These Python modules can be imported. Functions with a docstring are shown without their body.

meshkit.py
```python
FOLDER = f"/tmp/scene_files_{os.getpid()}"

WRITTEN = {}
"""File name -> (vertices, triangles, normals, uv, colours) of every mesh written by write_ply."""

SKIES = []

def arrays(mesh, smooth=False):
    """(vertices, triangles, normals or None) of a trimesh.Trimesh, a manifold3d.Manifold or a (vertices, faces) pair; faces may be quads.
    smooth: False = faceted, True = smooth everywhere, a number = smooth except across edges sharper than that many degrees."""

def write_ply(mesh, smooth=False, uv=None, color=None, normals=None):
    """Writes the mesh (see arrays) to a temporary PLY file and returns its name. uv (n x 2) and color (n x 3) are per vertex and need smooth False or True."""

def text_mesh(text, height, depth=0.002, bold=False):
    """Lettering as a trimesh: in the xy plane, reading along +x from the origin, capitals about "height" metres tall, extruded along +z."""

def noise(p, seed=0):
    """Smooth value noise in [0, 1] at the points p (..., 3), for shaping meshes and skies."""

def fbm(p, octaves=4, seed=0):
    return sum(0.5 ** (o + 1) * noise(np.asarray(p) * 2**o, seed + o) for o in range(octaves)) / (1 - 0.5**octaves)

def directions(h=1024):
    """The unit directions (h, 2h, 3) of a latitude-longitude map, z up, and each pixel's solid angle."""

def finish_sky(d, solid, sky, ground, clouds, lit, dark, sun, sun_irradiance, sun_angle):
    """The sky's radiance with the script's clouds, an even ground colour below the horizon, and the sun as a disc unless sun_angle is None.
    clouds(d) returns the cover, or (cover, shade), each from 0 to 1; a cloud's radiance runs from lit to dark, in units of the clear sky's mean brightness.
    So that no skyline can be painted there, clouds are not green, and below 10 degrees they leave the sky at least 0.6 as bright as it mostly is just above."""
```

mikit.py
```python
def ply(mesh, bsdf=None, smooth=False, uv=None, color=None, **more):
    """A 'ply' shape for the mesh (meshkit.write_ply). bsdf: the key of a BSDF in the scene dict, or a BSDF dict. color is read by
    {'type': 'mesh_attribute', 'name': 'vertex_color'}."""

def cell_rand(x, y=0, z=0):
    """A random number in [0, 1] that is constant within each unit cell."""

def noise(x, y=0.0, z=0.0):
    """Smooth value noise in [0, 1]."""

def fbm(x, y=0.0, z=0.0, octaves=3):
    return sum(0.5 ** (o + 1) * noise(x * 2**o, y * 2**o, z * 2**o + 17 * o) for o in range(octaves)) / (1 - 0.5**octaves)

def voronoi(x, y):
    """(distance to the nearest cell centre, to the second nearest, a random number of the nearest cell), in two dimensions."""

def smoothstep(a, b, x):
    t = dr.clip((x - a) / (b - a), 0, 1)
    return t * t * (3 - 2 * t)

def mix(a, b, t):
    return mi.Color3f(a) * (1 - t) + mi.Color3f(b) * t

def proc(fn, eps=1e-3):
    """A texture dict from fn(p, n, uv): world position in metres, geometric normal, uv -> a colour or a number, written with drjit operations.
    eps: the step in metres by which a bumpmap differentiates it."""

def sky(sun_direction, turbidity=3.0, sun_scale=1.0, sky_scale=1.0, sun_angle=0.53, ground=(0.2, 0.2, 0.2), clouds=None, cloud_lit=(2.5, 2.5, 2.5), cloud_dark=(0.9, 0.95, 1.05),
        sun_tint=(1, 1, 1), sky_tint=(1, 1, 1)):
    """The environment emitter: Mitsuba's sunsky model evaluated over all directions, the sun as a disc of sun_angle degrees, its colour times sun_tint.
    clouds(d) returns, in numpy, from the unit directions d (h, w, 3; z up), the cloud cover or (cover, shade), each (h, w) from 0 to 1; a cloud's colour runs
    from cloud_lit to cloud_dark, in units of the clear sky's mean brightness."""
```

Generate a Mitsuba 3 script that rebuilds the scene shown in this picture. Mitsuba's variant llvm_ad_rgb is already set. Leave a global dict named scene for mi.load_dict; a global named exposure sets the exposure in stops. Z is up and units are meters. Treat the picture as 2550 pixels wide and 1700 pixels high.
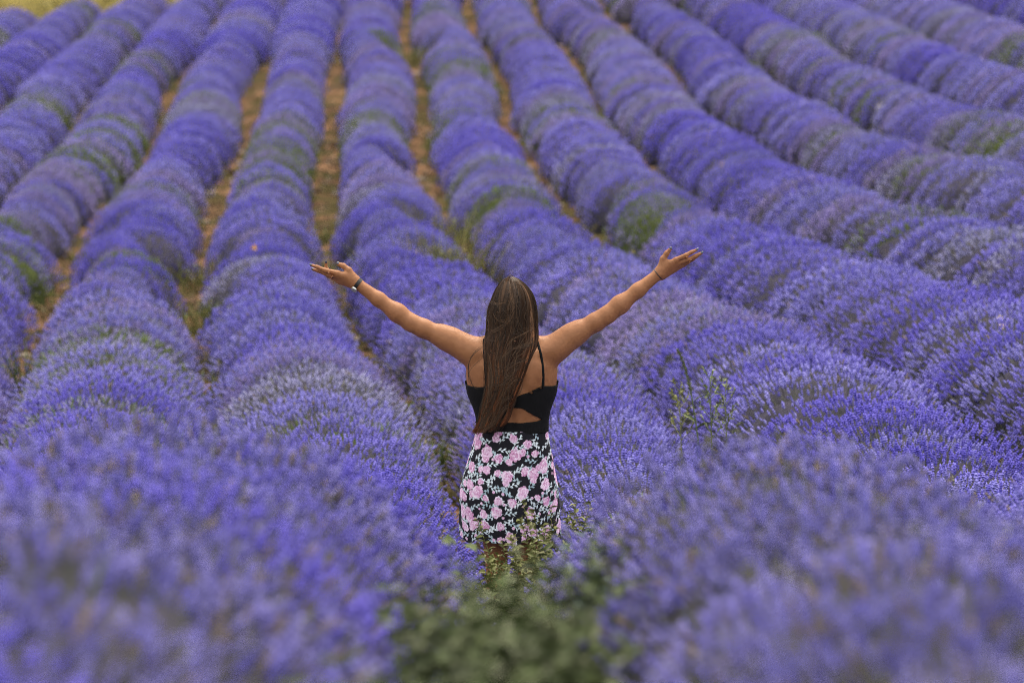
import math, random
import numpy as np, trimesh, mitsuba as mi, drjit as dr, mikit, meshkit, shapely
from mikit import noise, fbm, cell_rand, smoothstep, mix
T = mi.ScalarTransform4f
scene, labels = {}, {}
rng = np.random.default_rng(7)

# ------------------------------------------------------------------ camera, light, exposure
PITCH, FPX, W0, H0 = math.radians(8.0), 9556.0, 2550, 1700      # focal length in pixels of a 2550 x 1700 frame
FOCUS = 15.85
SP, CP = math.sin(PITCH), math.cos(PITCH)
scene['camera'] = {'type': 'thinlens', 'fov': math.degrees(2 * math.atan(W0 / 2 / FPX)), 'fov_axis': 'x', 'aperture_radius': 0.0190, 'focus_distance': FOCUS,
                   'near_clip': 0.05, 'far_clip': 3000.0, 'to_world': T().look_at(origin=[0, 0, 0], target=[0, CP, -SP], up=[0, 0, 1])}
def overcast(d):
    # an even cloud deck, brighter towards the zenith as overcast skies are
    up = np.clip(d[..., 2], 0, 1)
    return np.ones_like(up), 1 - (0.12 + 0.88 * up**1.1)
scene['sky'] = mikit.sky([0.12, 0.40, 0.91], turbidity=4, sun_scale=0.26, sun_angle=28, clouds=overcast, cloud_lit=(1.75, 1.73, 1.70), cloud_dark=(0.46, 0.47, 0.49), ground=(0.12, 0.1, 0.13))
exposure = 3.48

# ------------------------------------------------------------------ helpers
def at(u, v, Y):
    """The point at distance Y ahead that is seen at pixel (u, v) of the 2550 x 1700 frame."""
    a, b = (u - W0 / 2) / FPX, (H0 / 2 - v) / FPX
    d = np.array([a, CP + b * SP, -SP + b * CP])
    return d * (Y / d[1])

def project(p):
    p = np.asarray(p, float)
    dep = p[..., 1] * CP - p[..., 2] * SP
    return W0 / 2 + FPX * p[..., 0] / dep, H0 / 2 - FPX * (p[..., 1] * SP + p[..., 2] * CP) / dep, dep

def pchip(xs, ys):
    from scipy.interpolate import PchipInterpolator
    return PchipInterpolator(xs, ys)

# ------------------------------------------------------------------ the lie of the land and the line of the rows
SPACING, ROW_END = 1.35, 93.0
ENDS = {-9: 84.0, -8: 84.5, -7: 86.0, -6: 87.5, -5: 89.0, -4: 91.0}     # the rows stop earlier at the upper left
_q = [-2.3402, -3.7202, -0.7528, 2.8464, -0.8929, 0.4876, 0.0152, -0.0505, 0.4103, -0.2436]
_c = [-0.6503, 19.5129, -59.4669, 67.0615, -33.9825, 6.4347]
def _zbase(Y):
    t = Y / 50.0
    return _q[0] + _q[1] * t + _q[2] * t**2 + _q[3] * t**3 + _q[4] * t**4
_far = np.arange(22.0, 98.0, 4.0)
_zs = pchip(np.r_[-20, 0, 2, 3, 4.5, 6.5, 9, 11, 13, 15.7, 18.5, _far], np.r_[-1.0, -1.12, -1.24, -1.34, -1.52, -1.76, -2.07, -2.56, -3.1, -3.6, -3.78, _zbase(_far)])
_fc = np.arange(24.0, 92.0, 4.0)
_cs = pchip(np.r_[-20, 0, 8, 14, 17, 20, _fc], np.r_[1.31, 1.31, 1.31, 1.32, 1.28, 1.1, sum(c * (_fc / 50.0)**i for i, c in enumerate(_c))])

def terrain(X, Y):
    X, Y = np.asarray(X, float), np.asarray(Y, float)
    x, y = np.clip(X, -16, 16) / 5.0, np.clip(Y, -20, 94)
    t = y / 50.0
    s = np.clip((y - 5) / 17.0, 0.1, 1)
    s = s * s * (3 - 2 * s)
    z = _zs(y) + s * (x * (_q[5] + _q[6] * t + _q[7] * t * t) + np.clip(x, -2.2, 2.2)**2 * (_q[8] + _q[9] * t))
    return z + 0.012 * np.clip(Y - 94, 0, 400)

def row_x(Y):
    return _cs(np.clip(Y, -20, 88)) - 0.02 * np.clip(Y - 88, 0, 50)

_wl = pchip([20, 45, 50, 55, 60, 66, 72, 78, 88, 100], [0, 0, .03, .10, .0, -.13, .0, .07, 0, 0])
_wr = pchip([20, 42, 47, 56, 64, 70, 75, 80, 100], [0, 0, .04, -.03, .08, -.01, -.09, 0, 0])
def weave(r, Y):
    w = min(1.0, max(0.0, (-0.5 - r) / 2.0))
    return w * _wl(np.clip(Y, 20, 100)) + (1 - w) * _wr(np.clip(Y, 20, 100))

def ground_hit(u, v, h=0.0):
    """The point on the ground (raised by h) seen at the pixel."""
    Ys = np.arange(3.0, 110.0, 0.1)
    P = at(u, v, 1.0)
    d = P[2] * Ys - terrain(P[0] * Ys, Ys) - h
    below = np.nonzero(d < 0)[0]
    Y = Ys[below[0]] if len(below) else 108.0
    return P * Y

# ------------------------------------------------------------------ materials
def bsdf(key, **kw):
    scene[key] = {'type': 'twosided', 'bsdf': kw}
    return key
VC = {'type': 'mesh_attribute', 'name': 'vertex_color'}
bsdf('mat_plant', type='diffuse', reflectance=VC)
bsdf('mat_leaf', type='principled', base_color=VC, roughness=0.55, specular=0.35)

def soil(p, n, uv):
    a = fbm(p.x * 2.1, p.y * 2.1, 3.0)
    b = fbm(p.x * 14, p.y * 9, 1.0)
    c = noise(p.x * 0.35, p.y * 0.12, 5.0)
    col = mix((0.060, 0.040, 0.026), (0.20, 0.118, 0.070), smoothstep(0.3, 0.7, a * 0.5 + b * 0.5))
    col = mix(col, (0.05, 0.05, 0.022), smoothstep(0.42, 0.6, noise(p.x * 3.3, p.y * 1.6, 9.0)) * 0.75)
    grass = mix((0.10, 0.10, 0.03), (0.22, 0.17, 0.06), fbm(p.x * 1.3, p.y * 0.9, 2.0))
    return mix(col, grass, smoothstep(0.2, 1.4, p.y + 0.8 * c - dr.clip(85.6 + (p.x + 12.0) * 1.15, 84.5, 93.5)))
bsdf('mat_soil', type='diffuse', reflectance=mikit.proc(soil))

def skin_colour(p, n, uv):
    a = 0.55 * fbm(p.x * 70, p.y * 70, p.z * 70) + 0.45 * noise(p.x * 11, p.y * 11, p.z * 11)
    return mix((0.23, 0.088, 0.032), (0.385, 0.172, 0.074), a)
bsdf('mat_skin', type='principled', base_color=mikit.proc(skin_colour), roughness=0.55, specular=0.4)
bsdf('mat_black_cloth', type='principled', base_color={'type': 'rgb', 'value': [0.007, 0.007, 0.0075]}, roughness=0.85, specular=0.2, sheen=0.15)
bsdf('mat_hair', type='principled', base_color=VC, roughness=0.5, specular=0.28)
bsdf('mat_strap', type='principled', base_color={'type': 'rgb', 'value': [0.009, 0.009, 0.01]}, roughness=0.45)
bsdf('mat_steel', type='principled', base_color={'type': 'rgb', 'value': [0.62, 0.62, 0.6]}, metallic=1.0, roughness=0.25)
bsdf('mat_dial', type='principled', base_color={'type': 'rgb', 'value': [0.35, 0.36, 0.34]}, roughness=0.3, clearcoat=0.6)
bsdf('mat_nail', type='principled', base_color={'type': 'rgb', 'value': [0.018, 0.032, 0.07]}, roughness=0.15, clearcoat=1.0, specular=0.7)
bsdf('mat_eye', type='principled', base_color={'type': 'rgb', 'value': [0.7, 0.68, 0.64]}, roughness=0.2)
bsdf('mat_lip', type='principled', base_color={'type': 'rgb', 'value': [0.4, 0.12, 0.1]}, roughness=0.4)

def floral(p, n, uv):
    """Printed cloth: pink roses and pale blue leaf sprays on black; uv in metres of cloth."""
    col = mi.Color3f(0.012, 0.012, 0.017)
    x, y = uv.x, uv.y
    # leaf sprays: curved stems with paired leaves
    for size, seed in ((0.046, 11.0), (0.052, 23.0)):
        gx, gy = dr.floor(x / size), dr.floor(y / size)
        for i in (-1, 0, 1):
            for j in (-1, 0, 1):
                cx, cy = gx + i, gy + j
                ox = x - (cx + 0.5 + 0.8 * (cell_rand(cx, cy, seed) - 0.5)) * size
                oy = y - (cy + 0.5 + 0.8 * (cell_rand(cx, cy, seed + 1) - 0.5)) * size
                an = (cell_rand(cx, cy, seed + 2) - 0.5) * 2.0 + dr.select(cell_rand(cx, cy, seed + 5) > 0.5, 3.14159, 0.0)
                c, s = dr.cos(an), dr.sin(an)
                a = ox * c + oy * s
                b = -ox * s + oy * c + 9 * a * a
                on = cell_rand(cx, cy, seed + 3) < 0.70
                leaf = (dr.abs(b) < 0.0008) & (dr.abs(a) < 0.028)
                for k, (pa, side) in enumerate(((-0.022, 1), (-0.012, -1), (-0.003, 1), (0.007, -1), (0.017, 1))):
                    la, lb = a - pa, b * side
                    u1, v1 = la * 0.80 + lb * 0.60, -la * 0.60 + lb * 0.80
                    t = (u1 - 0.0078) / 0.0082
                    leaf = leaf | ((dr.abs(t) < 1) & (dr.abs(v1) < 0.0036 * (1 - t * t)))
                tone = mix((0.36, 0.50, 0.56), (0.74, 0.82, 0.86), cell_rand(cx, cy, seed + 4))
                col = dr.select(leaf & on, tone, col)
    # small blossoms and roses in two sizes
    for size, rad, keep, seed in ((0.046, 0.0062, 0.45, 41.0), (0.056, 0.0185, 0.68, 57.0), (0.080, 0.0245, 0.62, 73.0)):
        gx, gy = dr.floor(x / size), dr.floor(y / size)
        for i in (-1, 0, 1):
            for j in (-1, 0, 1):
                cx, cy = gx + i, gy + j
                ox = x - (cx + 0.5 + 0.7 * (cell_rand(cx, cy, seed) - 0.5)) * size
                oy = y - (cy + 0.5 + 0.7 * (cell_rand(cx, cy, seed + 1) - 0.5)) * size
                r = rad * (0.8 + 0.4 * cell_rand(cx, cy, seed + 2))
                d = dr.sqrt(ox * ox + oy * oy) / r
                th = dr.atan2(oy, ox) + 6.0 * cell_rand(cx, cy, seed + 4)
                lobes = 6.0 + dr.floor(4 * cell_rand(cx, cy, seed + 5))
                edge = 0.80 + 0.17 * dr.abs(dr.sin(th * lobes * 0.5)) + 0.06 * dr.sin(th * 3 + 1) + 0.03 * dr.sin(th * 19)
                inside = (d < edge) & (cell_rand(cx, cy, seed + 3) < keep)
                swirl = fbm(d * 5 + cx * 7, th * 1.9 + 2.2 * d, cy * 3 + seed, 2)
                base = mix((0.66, 0.34, 0.55), (0.80, 0.53, 0.73), cell_rand(cx, cy, seed + 6))
                pet = mix(base, (0.90, 0.74, 0.88), smoothstep(0.5, 0.75, swirl))
                pet = mix(pet, (0.50, 0.17, 0.38), smoothstep(0.46, 0.25, swirl) * 0.75)
                side = cell_rand(cx, cy, seed + 7)
                pet = mix(pet, (0.80, 0.85, 0.93), smoothstep(0.55, 0.95, d / edge) * smoothstep(0.2, 0.9, dr.sin(th)) * side)
                col = dr.select(inside, pet, col)
    return col
bsdf('mat_floral', type='principled', base_color=mikit.proc(floral), roughness=0.8, specular=0.2, sheen=0.1)

# ------------------------------------------------------------------ ground
gx = np.unique(np.r_[-1500, -700, -300, -120, -60, -32, np.arange(-18, 18.01, 0.16), 32, 60, 120, 300, 700, 1500])
gy = np.unique(np.r_[-300, -60, -18, -6, np.arange(0, 100.01, 0.16), 106, 115, 130, 160, 220, 400, 800, 1600])
GX, GY = np.meshgrid(gx, gy, indexing='ij')
GZ = terrain(GX, GY)
pts = np.stack([GX, GY, GX * 0], -1)
clod = meshkit.fbm(pts * [3.5, 3.5, 1]) - 0.5 + 0.7 * (meshkit.noise(pts * [8, 8, 1], 3) - 0.5)
GZ = GZ + np.where((np.abs(GX) < 19) & (GY > -1) & (GY < 101), 0.085 * clod, 0)
nx, ny = len(gx), len(gy)
ii = (np.arange(nx - 1)[:, None] * ny + np.arange(ny - 1)[None]).ravel()
gf = np.stack([ii, ii + ny, ii + ny + 1, ii + 1], 1)
scene['ground'] = mikit.ply((np.stack([GX, GY, GZ], -1).reshape(-1, 3), gf), 'mat_soil', smooth=True)
labels['ground'] = {'kind': 'structure', 'label': 'orange brown soil of the sloping field, bare between the lavender rows'}

# ------------------------------------------------------------------ plant building blocks
class Bits:
    """Collects coloured triangles."""
    def __init__(self):
        self.v, self.f, self.c, self.n = [], [], [], 0
    def add(self, v, f, c):
        v = np.asarray(v, float).reshape(-1, 3)
        c = np.broadcast_to(np.asarray(c, float), v.shape)
        self.v.append(v); self.f.append(np.asarray(f) + self.n); self.c.append(c); self.n += len(v)
    def ply(self, mat, smooth=False, **k):
        v, f, c = np.vstack(self.v), np.vstack(self.f), np.vstack(self.c)
        return mikit.ply((v, f), mat, smooth=smooth, color=c, **k)

def frames(d):
    d = d / np.linalg.norm(d, axis=1, keepdims=True)
    a = np.cross(d, np.where(np.abs(d[:, 2:]) < 0.9, [0, 0, 1.0], [1.0, 0, 0]))
    a /= np.linalg.norm(a, axis=1, keepdims=True)
    return a, np.cross(d, a), d

def copies(tv, tf, org, d, ln, wd, roll):
    """Template vertices tv (x, y across; z along, 0..1) at many origins."""
    a, b, z = frames(d)
    ca, sa = np.cos(roll)[:, None], np.sin(roll)[:, None]
    a, b = a * ca + b * sa, b * ca - a * sa
    v = org[:, None] + wd[:, None, None] * (tv[None, :, :1] * a[:, None] + tv[None, :, 1:2] * b[:, None]) + ln[:, None, None] * tv[None, :, 2:] * z[:, None]
    f = tf[None] + (np.arange(len(org)) * len(tv))[:, None, None]
    return v.reshape(-1, 3), f.reshape(-1, 3)

def bicones(stacks, sides):
    """A flower spike: whorls stacked along z, thinner to the tip."""
    v, f = [], []
    for (z0, z1, z2, r) in stacks:
        k = len(v)
        v += [[0, 0, z0]] + [[r * math.cos(2 * math.pi * i / sides + z0 * 9), r * math.sin(2 * math.pi * i / sides + z0 * 9), z1] for i in range(sides)] + [[0, 0, z2]]
        for i in range(sides):
            j = (i + 1) % sides
            f += [[k, k + 1 + j, k + 1 + i], [k + sides + 1, k + 1 + i, k + 1 + j]]
    return np.array(v), np.array(f)
SPIKES = {'near': bicones(((0, 0.16, 0.34, 0.42), (0.24, 0.46, 0.7, 0.5), (0.58, 0.76, 1.0, 0.36)), 4), 'mid': bicones(((0, 0.28, 0.55, 0.5), (0.4, 0.62, 1.0, 0.44)), 3), 'far': bicones(((0, 0.4, 1.0, 0.5),), 4)}
LOD = {'near': (1400, 0.034, 0.0150), 'mid': (900, 0.046, 0.020), 'far': (720, 0.052, 0.026)}
TINTS = {   # flower colours (dark, light), grey-green share
    'deep': ((0.107, 0.091, 0.463), (0.209, 0.180, 0.656), 0.05),
    'violet': ((0.138, 0.120, 0.482), (0.260, 0.235, 0.675), 0.06),
    'blue': ((0.168, 0.156, 0.501), (0.321, 0.304, 0.704), 0.06),
    'mauve': ((0.184, 0.149, 0.405), (0.347, 0.299, 0.579), 0.10),
    'pale': ((0.214, 0.208, 0.419), (0.383, 0.380, 0.582), 0.22),
    'sparse': ((0.184, 0.166, 0.382), (0.337, 0.322, 0.528), 0.52),
    'mixed': ((0.102, 0.092, 0.419), (0.296, 0.276, 0.619), 0.14),
    'green': ((0.153, 0.135, 0.364), (0.286, 0.270, 0.501), 0.80)}

def bush(lod, tint, seed):
    """One lavender bush about 1 m across: a dome of stems, each with a flower spike."""
    r = np.random.default_rng(seed)
    n, ln, wd = LOD[lod]
    k = np.arange(n) + 0.5
    z = 1 - k / n * 0.97
    z = np.clip(z + r.normal(0, 0.02, n), 0.02, 1)
    ph = k * 2.399963 + r.normal(0, 0.25, n)
    q = np.sqrt(1 - z * z)
    u = np.stack([q * np.cos(ph), q * np.sin(ph), z], 1)
    lump = 0.93 + 0.14 * meshkit.noise(u * 2.3 + seed * 3.1, 1)
    rad = lump * (0.985 + r.normal(0, 0.028 if lod == 'near' else 0.018, n))
    axes = np.array([0.60, 0.46, 0.62])
    tip = u * axes * rad[:, None]
    tip[:, 2] += 0.03
    d = u * [1, 1, 0.75] + [0, 0, 0.55] + r.normal(0, 0.13, (n, 3))
    d /= np.linalg.norm(d, axis=1, keepdims=True)
    length = ln * r.uniform(0.7, 1.25, n)
    org = tip - d * length[:, None]
    dark, light, grn = TINTS[tint]
    t = np.clip(0.5 + 0.20 * r.normal(size=n) + 0.5 * (meshkit.noise(u * 3 + seed, 5) - 0.5), 0, 1)[:, None]
    col = np.array(dark) * (1 - t) + np.array(light) * t
    isg = r.random(n) < np.clip(grn + 0.5 * (meshkit.noise(u * 2.6 + 9 + seed, 6) - 0.5) * (grn > 0.2) + 0.55 * np.clip((0.42 - z) / 0.3, 0, 1), 0, 1)
    gcol = np.array([0.145, 0.19, 0.055]) * r.uniform(0.6, 1.5, (n, 1)) if grn > 0.5 else np.array([0.17, 0.17, 0.125]) * r.uniform(0.6, 1.4, (n, 1))
    col = np.where(isg[:, None], gcol, col)
    blot = meshkit.noise(u * 13 + seed * 1.7, 11)[:, None]
    if tint == 'mixed':       # blotches of bright, dull and spent heads a hand's breadth across
        col = col * (0.5 + 0.75 * blot) + (1 - blot) * np.array([0.03, 0.028, 0.02])
    spent = r.random(n) < (0.09 if tint == 'mixed' else 0.025)
    col = np.where(spent[:, None], np.array([0.19, 0.155, 0.125]) * r.uniform(0.7, 1.3, (n, 1)), col)
    width = wd * r.uniform(0.75, 1.25, n) * np.where(isg, 0.85 if grn > 0.7 else 0.55, 1)
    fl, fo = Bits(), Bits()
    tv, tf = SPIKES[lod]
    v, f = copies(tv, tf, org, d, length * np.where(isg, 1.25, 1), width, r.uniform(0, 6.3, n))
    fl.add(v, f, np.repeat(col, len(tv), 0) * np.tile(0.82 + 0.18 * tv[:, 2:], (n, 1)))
    # stems from the heart of the bush, one thin blade each
    if lod != 'far':
        base = u * axes * 0.5
        side = np.cross(d, [0, 0, 1.0]) + 1e-3
        side /= np.linalg.norm(side, axis=1, keepdims=True)
        w = 0.0022 if lod == 'near' else 0.003
        v = np.stack([base - side * w, base + side * w, org + d * 0.01], 1).reshape(-1, 3)
        sc = np.array([0.12, 0.135, 0.075]) * r.uniform(0.6, 1.3, (n, 1))
        fo.add(v, np.arange(3 * n).reshape(-1, 3), np.repeat(sc, 3, 0))
        m = 240 if lod == 'near' else 120       # leaves low in the bush
        uu = r.normal(size=(m, 3)); uu[:, 2] = np.abs(uu[:, 2]) * 0.5
        uu /= np.linalg.norm(uu, axis=1, keepdims=True)
        b0 = uu * axes * r.uniform(0.55, 0.82, (m, 1))
        dd = uu + [0, 0, 0.7] + r.normal(0, 0.3, (m, 3))
        lv, lf = np.array([[0, 0, 0], [0.5, 0, 0.5], [-0.5, 0, 0.5], [0, 0, 1.0]]), np.array([[0, 1, 2], [1, 3, 2]])
        v, f = copies(lv, lf, b0, dd, r.uniform(0.05, 0.12, m), r.uniform(0.006, 0.012, m), r.uniform(0, 6.3, m))
        fo.add(v, f, np.repeat(np.array([0.075, 0.09, 0.045]) * r.uniform(0.6, 1.6, (m, 1)), 4, 0))
    core = trimesh.creation.icosphere(2 if lod == 'far' else 3)
    cv = core.vertices * (0.86 + 0.12 * meshkit.noise(core.vertices * 4 + seed, 2))[:, None]
    cv = cv * axes * (0.93 if lod == 'far' else 0.90)
    keep = (core.vertices[core.faces][:, :, 2] > -0.25).any(1)
    zc = core.vertices[:, 2:]
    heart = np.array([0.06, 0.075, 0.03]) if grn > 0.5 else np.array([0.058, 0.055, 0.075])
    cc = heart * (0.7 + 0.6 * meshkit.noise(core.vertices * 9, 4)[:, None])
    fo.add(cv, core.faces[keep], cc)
    return fl, fo

GROUPS = {}
def bush_group(lod, tint, variant):
    key = f'bush_{lod}_{tint}_{variant}'
    if key not in GROUPS:
        fl, fo = bush(lod, tint, 101 + 17 * variant + 7 * list(TINTS).index(tint))
        if lod == 'far':
            both = Bits()
            for b in (fo, fl):
                both.add(np.vstack(b.v), np.vstack(b.f), np.vstack(b.c))
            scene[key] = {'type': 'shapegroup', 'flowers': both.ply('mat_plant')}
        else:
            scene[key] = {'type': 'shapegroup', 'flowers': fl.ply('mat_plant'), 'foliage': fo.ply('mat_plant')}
        GROUPS[key] = 1
    return key

# ------------------------------------------------------------------ lavender rows
# bushes that stand out: pixel, what is seen there
SPECIAL = [(100, 590, 'green'), (30, 560, 'green'), (180, 610, 'green'), (235, 335, 'green'), (300, 318, 'green'), (170, 400, 'green'), (640, 385, 'green'), (690, 365, 'sparse'), (1060, 35, 'green'), (1020, 80, 'green'),
           (110, 230, 'sparse'), (140, 260, 'sparse'), (330, 225, 'sparse'), (1290, 500, 'sparse'), (1230, 500, 'green'), (725, 205, 'pale'), (780, 215, 'pale'), (940, 210, 'pale'), (1000, 215, 'pale'),
           (1130, 260, 'pale'), (1230, 110, 'pale'), (1950, 110, 'pale'), (1900, 130, 'sparse'), (2120, 100, 'pale'), (2260, 90, 'sparse'), (2330, 70, 'pale'), (2440, 70, 'pale'), (1580, 300, 'pale'), (1500, 110, 'pale'),
           (1690, 110, 'pale'), (1020, 920, 'sparse'), (985, 960, 'pale'), (1040, 1010, 'sparse'), (1100, 1080, 'sparse'), (120, 1030, 'sparse'), (900, 480, 'pale'), (1420, 440, 'pale'), (2340, 400, 'pale'), (550, 650, 'pale')]
MISSING = [(1875, 195), (215, 275), (1570, 395), (930, 1005)]
tufts_are = lambda *a, **k: (a, k)
TUFTS = [   # weed tufts in the paths: pixel, size, what they are
    tufts_are(1118, 640, .52, 'large yellow-green weed tuft in the path up and left of the woman\'s head', col=(.15, .16, .04), n=420, tall=1.45),
    tufts_are(1085, 560, .40, 'green and straw weed tuft just above the large tuft, beside the head of the woman', col=(.14, .15, .04), n=200, tall=1.3),
    tufts_are(800, 560, .26, 'small green weed tuft in the path straight above the left hand', n=70),
    tufts_are(796, 645, .28, 'yellowish weed tuft in the path behind the fingers of the left hand', col=(.16, .15, .05), n=70),
    tufts_are(512, 640, .40, 'green weed tuft in the path left of the raised left hand, the upper one there', n=110),
    tufts_are(497, 745, .34, 'green weed tuft in the path left of the left forearm, the lower one there', col=(.12, .15, .04), n=100),
    tufts_are(478, 930, .32, 'dark weed tuft low in the path left of the woman\'s waist', col=(.08, .10, .035), n=80, tall=1.2),
    tufts_are(42, 900, .36, 'tall green weeds in the path at the left edge of the photo', col=(.10, .14, .04), n=150, tall=1.3),
    tufts_are(30, 1085, .34, 'dark green weeds at the left edge, just above the blurred lavender', col=(.06, .08, .025), n=150, tall=1.1),
    tufts_are(225, 610, .30, 'weed tuft in the path below the green lavender bush on the left', n=70),
    tufts_are(188, 720, .30, 'weed tuft in the path between the two mounded rows at the left', col=(.10, .12, .04), n=80),
    tufts_are(1645, 765, .36, 'dark green weed tuft in the path beneath the right forearm', col=(.075, .10, .03), n=130, tall=1.15),
    tufts_are(1712, 560, .34, 'dark weed tuft in the path right of the raised right hand', col=(.07, .08, .03), n=100, tall=1.1),
    tufts_are(1400, 560, .28, 'weed tuft in the path left of the right hand, on bare soil', col=(.12, .12, .04), n=80),
    tufts_are(1478, 640, .34, 'dark upright weed tuft in the path beside the right hand', col=(.05, .07, .025), n=110, tall=1.5),
    tufts_are(1020, 1000, .20, 'green weeds in the path left of the woman\'s waist', col=(.10, .13, .045), n=150, tall=1.1),
    tufts_are(1100, 1110, .20, 'dark green weeds in the path left of the floral skirt', col=(.07, .10, .03), n=150, tall=1.1),
    tufts_are(2530, 870, .34, 'dark weeds in the path at the right edge of the photo', col=(.07, .08, .03), n=80),
    tufts_are(2265, 560, .30, 'dark upright weed stalks between the rows at the right', col=(.05, .06, .03), n=40, tall=1.9, straw=.05),
    tufts_are(1025, 110, .45, 'pale green weeds in the path at the top of the photo', col=(.18, .20, .07), n=120),
    tufts_are(1660, 25, .45, 'green weeds in the path at the top right of the field', col=(.12, .15, .04), n=110),
    tufts_are(1500, 30, .40, 'brownish weeds in a path at the top of the field', col=(.10, .10, .04), n=90),
    tufts_are(965, 425, .30, 'dark green weed tuft between two rows in the middle of the field', col=(.06, .08, .03), n=90),
]
TUFT_AT = [ground_hit(a[0], a[1], .30 * a[2] / .34) for a, _ in TUFTS]
bushes, near_count = [], 0
for r in range(-9, 10):
    Y = 1.9 + 0.3 * rng.random()
    i = 0
    while Y < ENDS.get(r, ROW_END) + 0.4 * math.sin(r * 2.2):
        x = float(row_x(Y)) + SPACING * (r + 0.5) + float(weave(r + 0.5, Y)) + rng.normal(0, 0.025)
        slope = float(row_x(Y + 0.2) - row_x(Y - 0.2)) / 0.4
        z = float(terrain(x, Y))
        u, v, dep = project([x, Y, z + 0.5])
        gap = float(np.clip(0.54 * math.exp(rng.normal(0, 0.30)), 0.30, 0.95))
        m = 1.7 * FPX / dep
        if -m < u < W0 + m and -0.9 * m < v < H0 + 1.2 * m:
            wide = 0.97 + 0.34 * (float(meshkit.noise(np.array([[r * 5.3, Y * 0.16, 4.0]]), 12)[0]) - 0.5)
            wide += 0.07 * (Y < 40) + 0.09 * (12 < Y < 26) - 0.01 * (Y < 12) - 0.11 * (44 < Y < 72) * (r in (-4, -3, -2, -1, 0)) + 0.03 * (r > 1) + 0.03 * (r >= -1) * (14 < Y < 48)
            big = wide * rng.uniform(0.95, 1.06)
            bushes.append(dict(row=r, x=x, y=Y, z=z, u=float(u), v=float(v), dep=float(dep), slope=slope, sx=big * rng.uniform(0.93, 1.1), sy=float(np.clip(gap / 0.38, 0.95, 1.9)) * rng.uniform(0.94, 1.08), sz=rng.uniform(0.95, 1.06) * (0.88 if Y < 11.5 and r == -1 else 1), rot=rng.normal(0, 0.1) + (math.pi if rng.random() < 0.5 else 0)))
        Y += gap * 1.04 / math.sqrt(1 + slope * slope)
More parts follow.
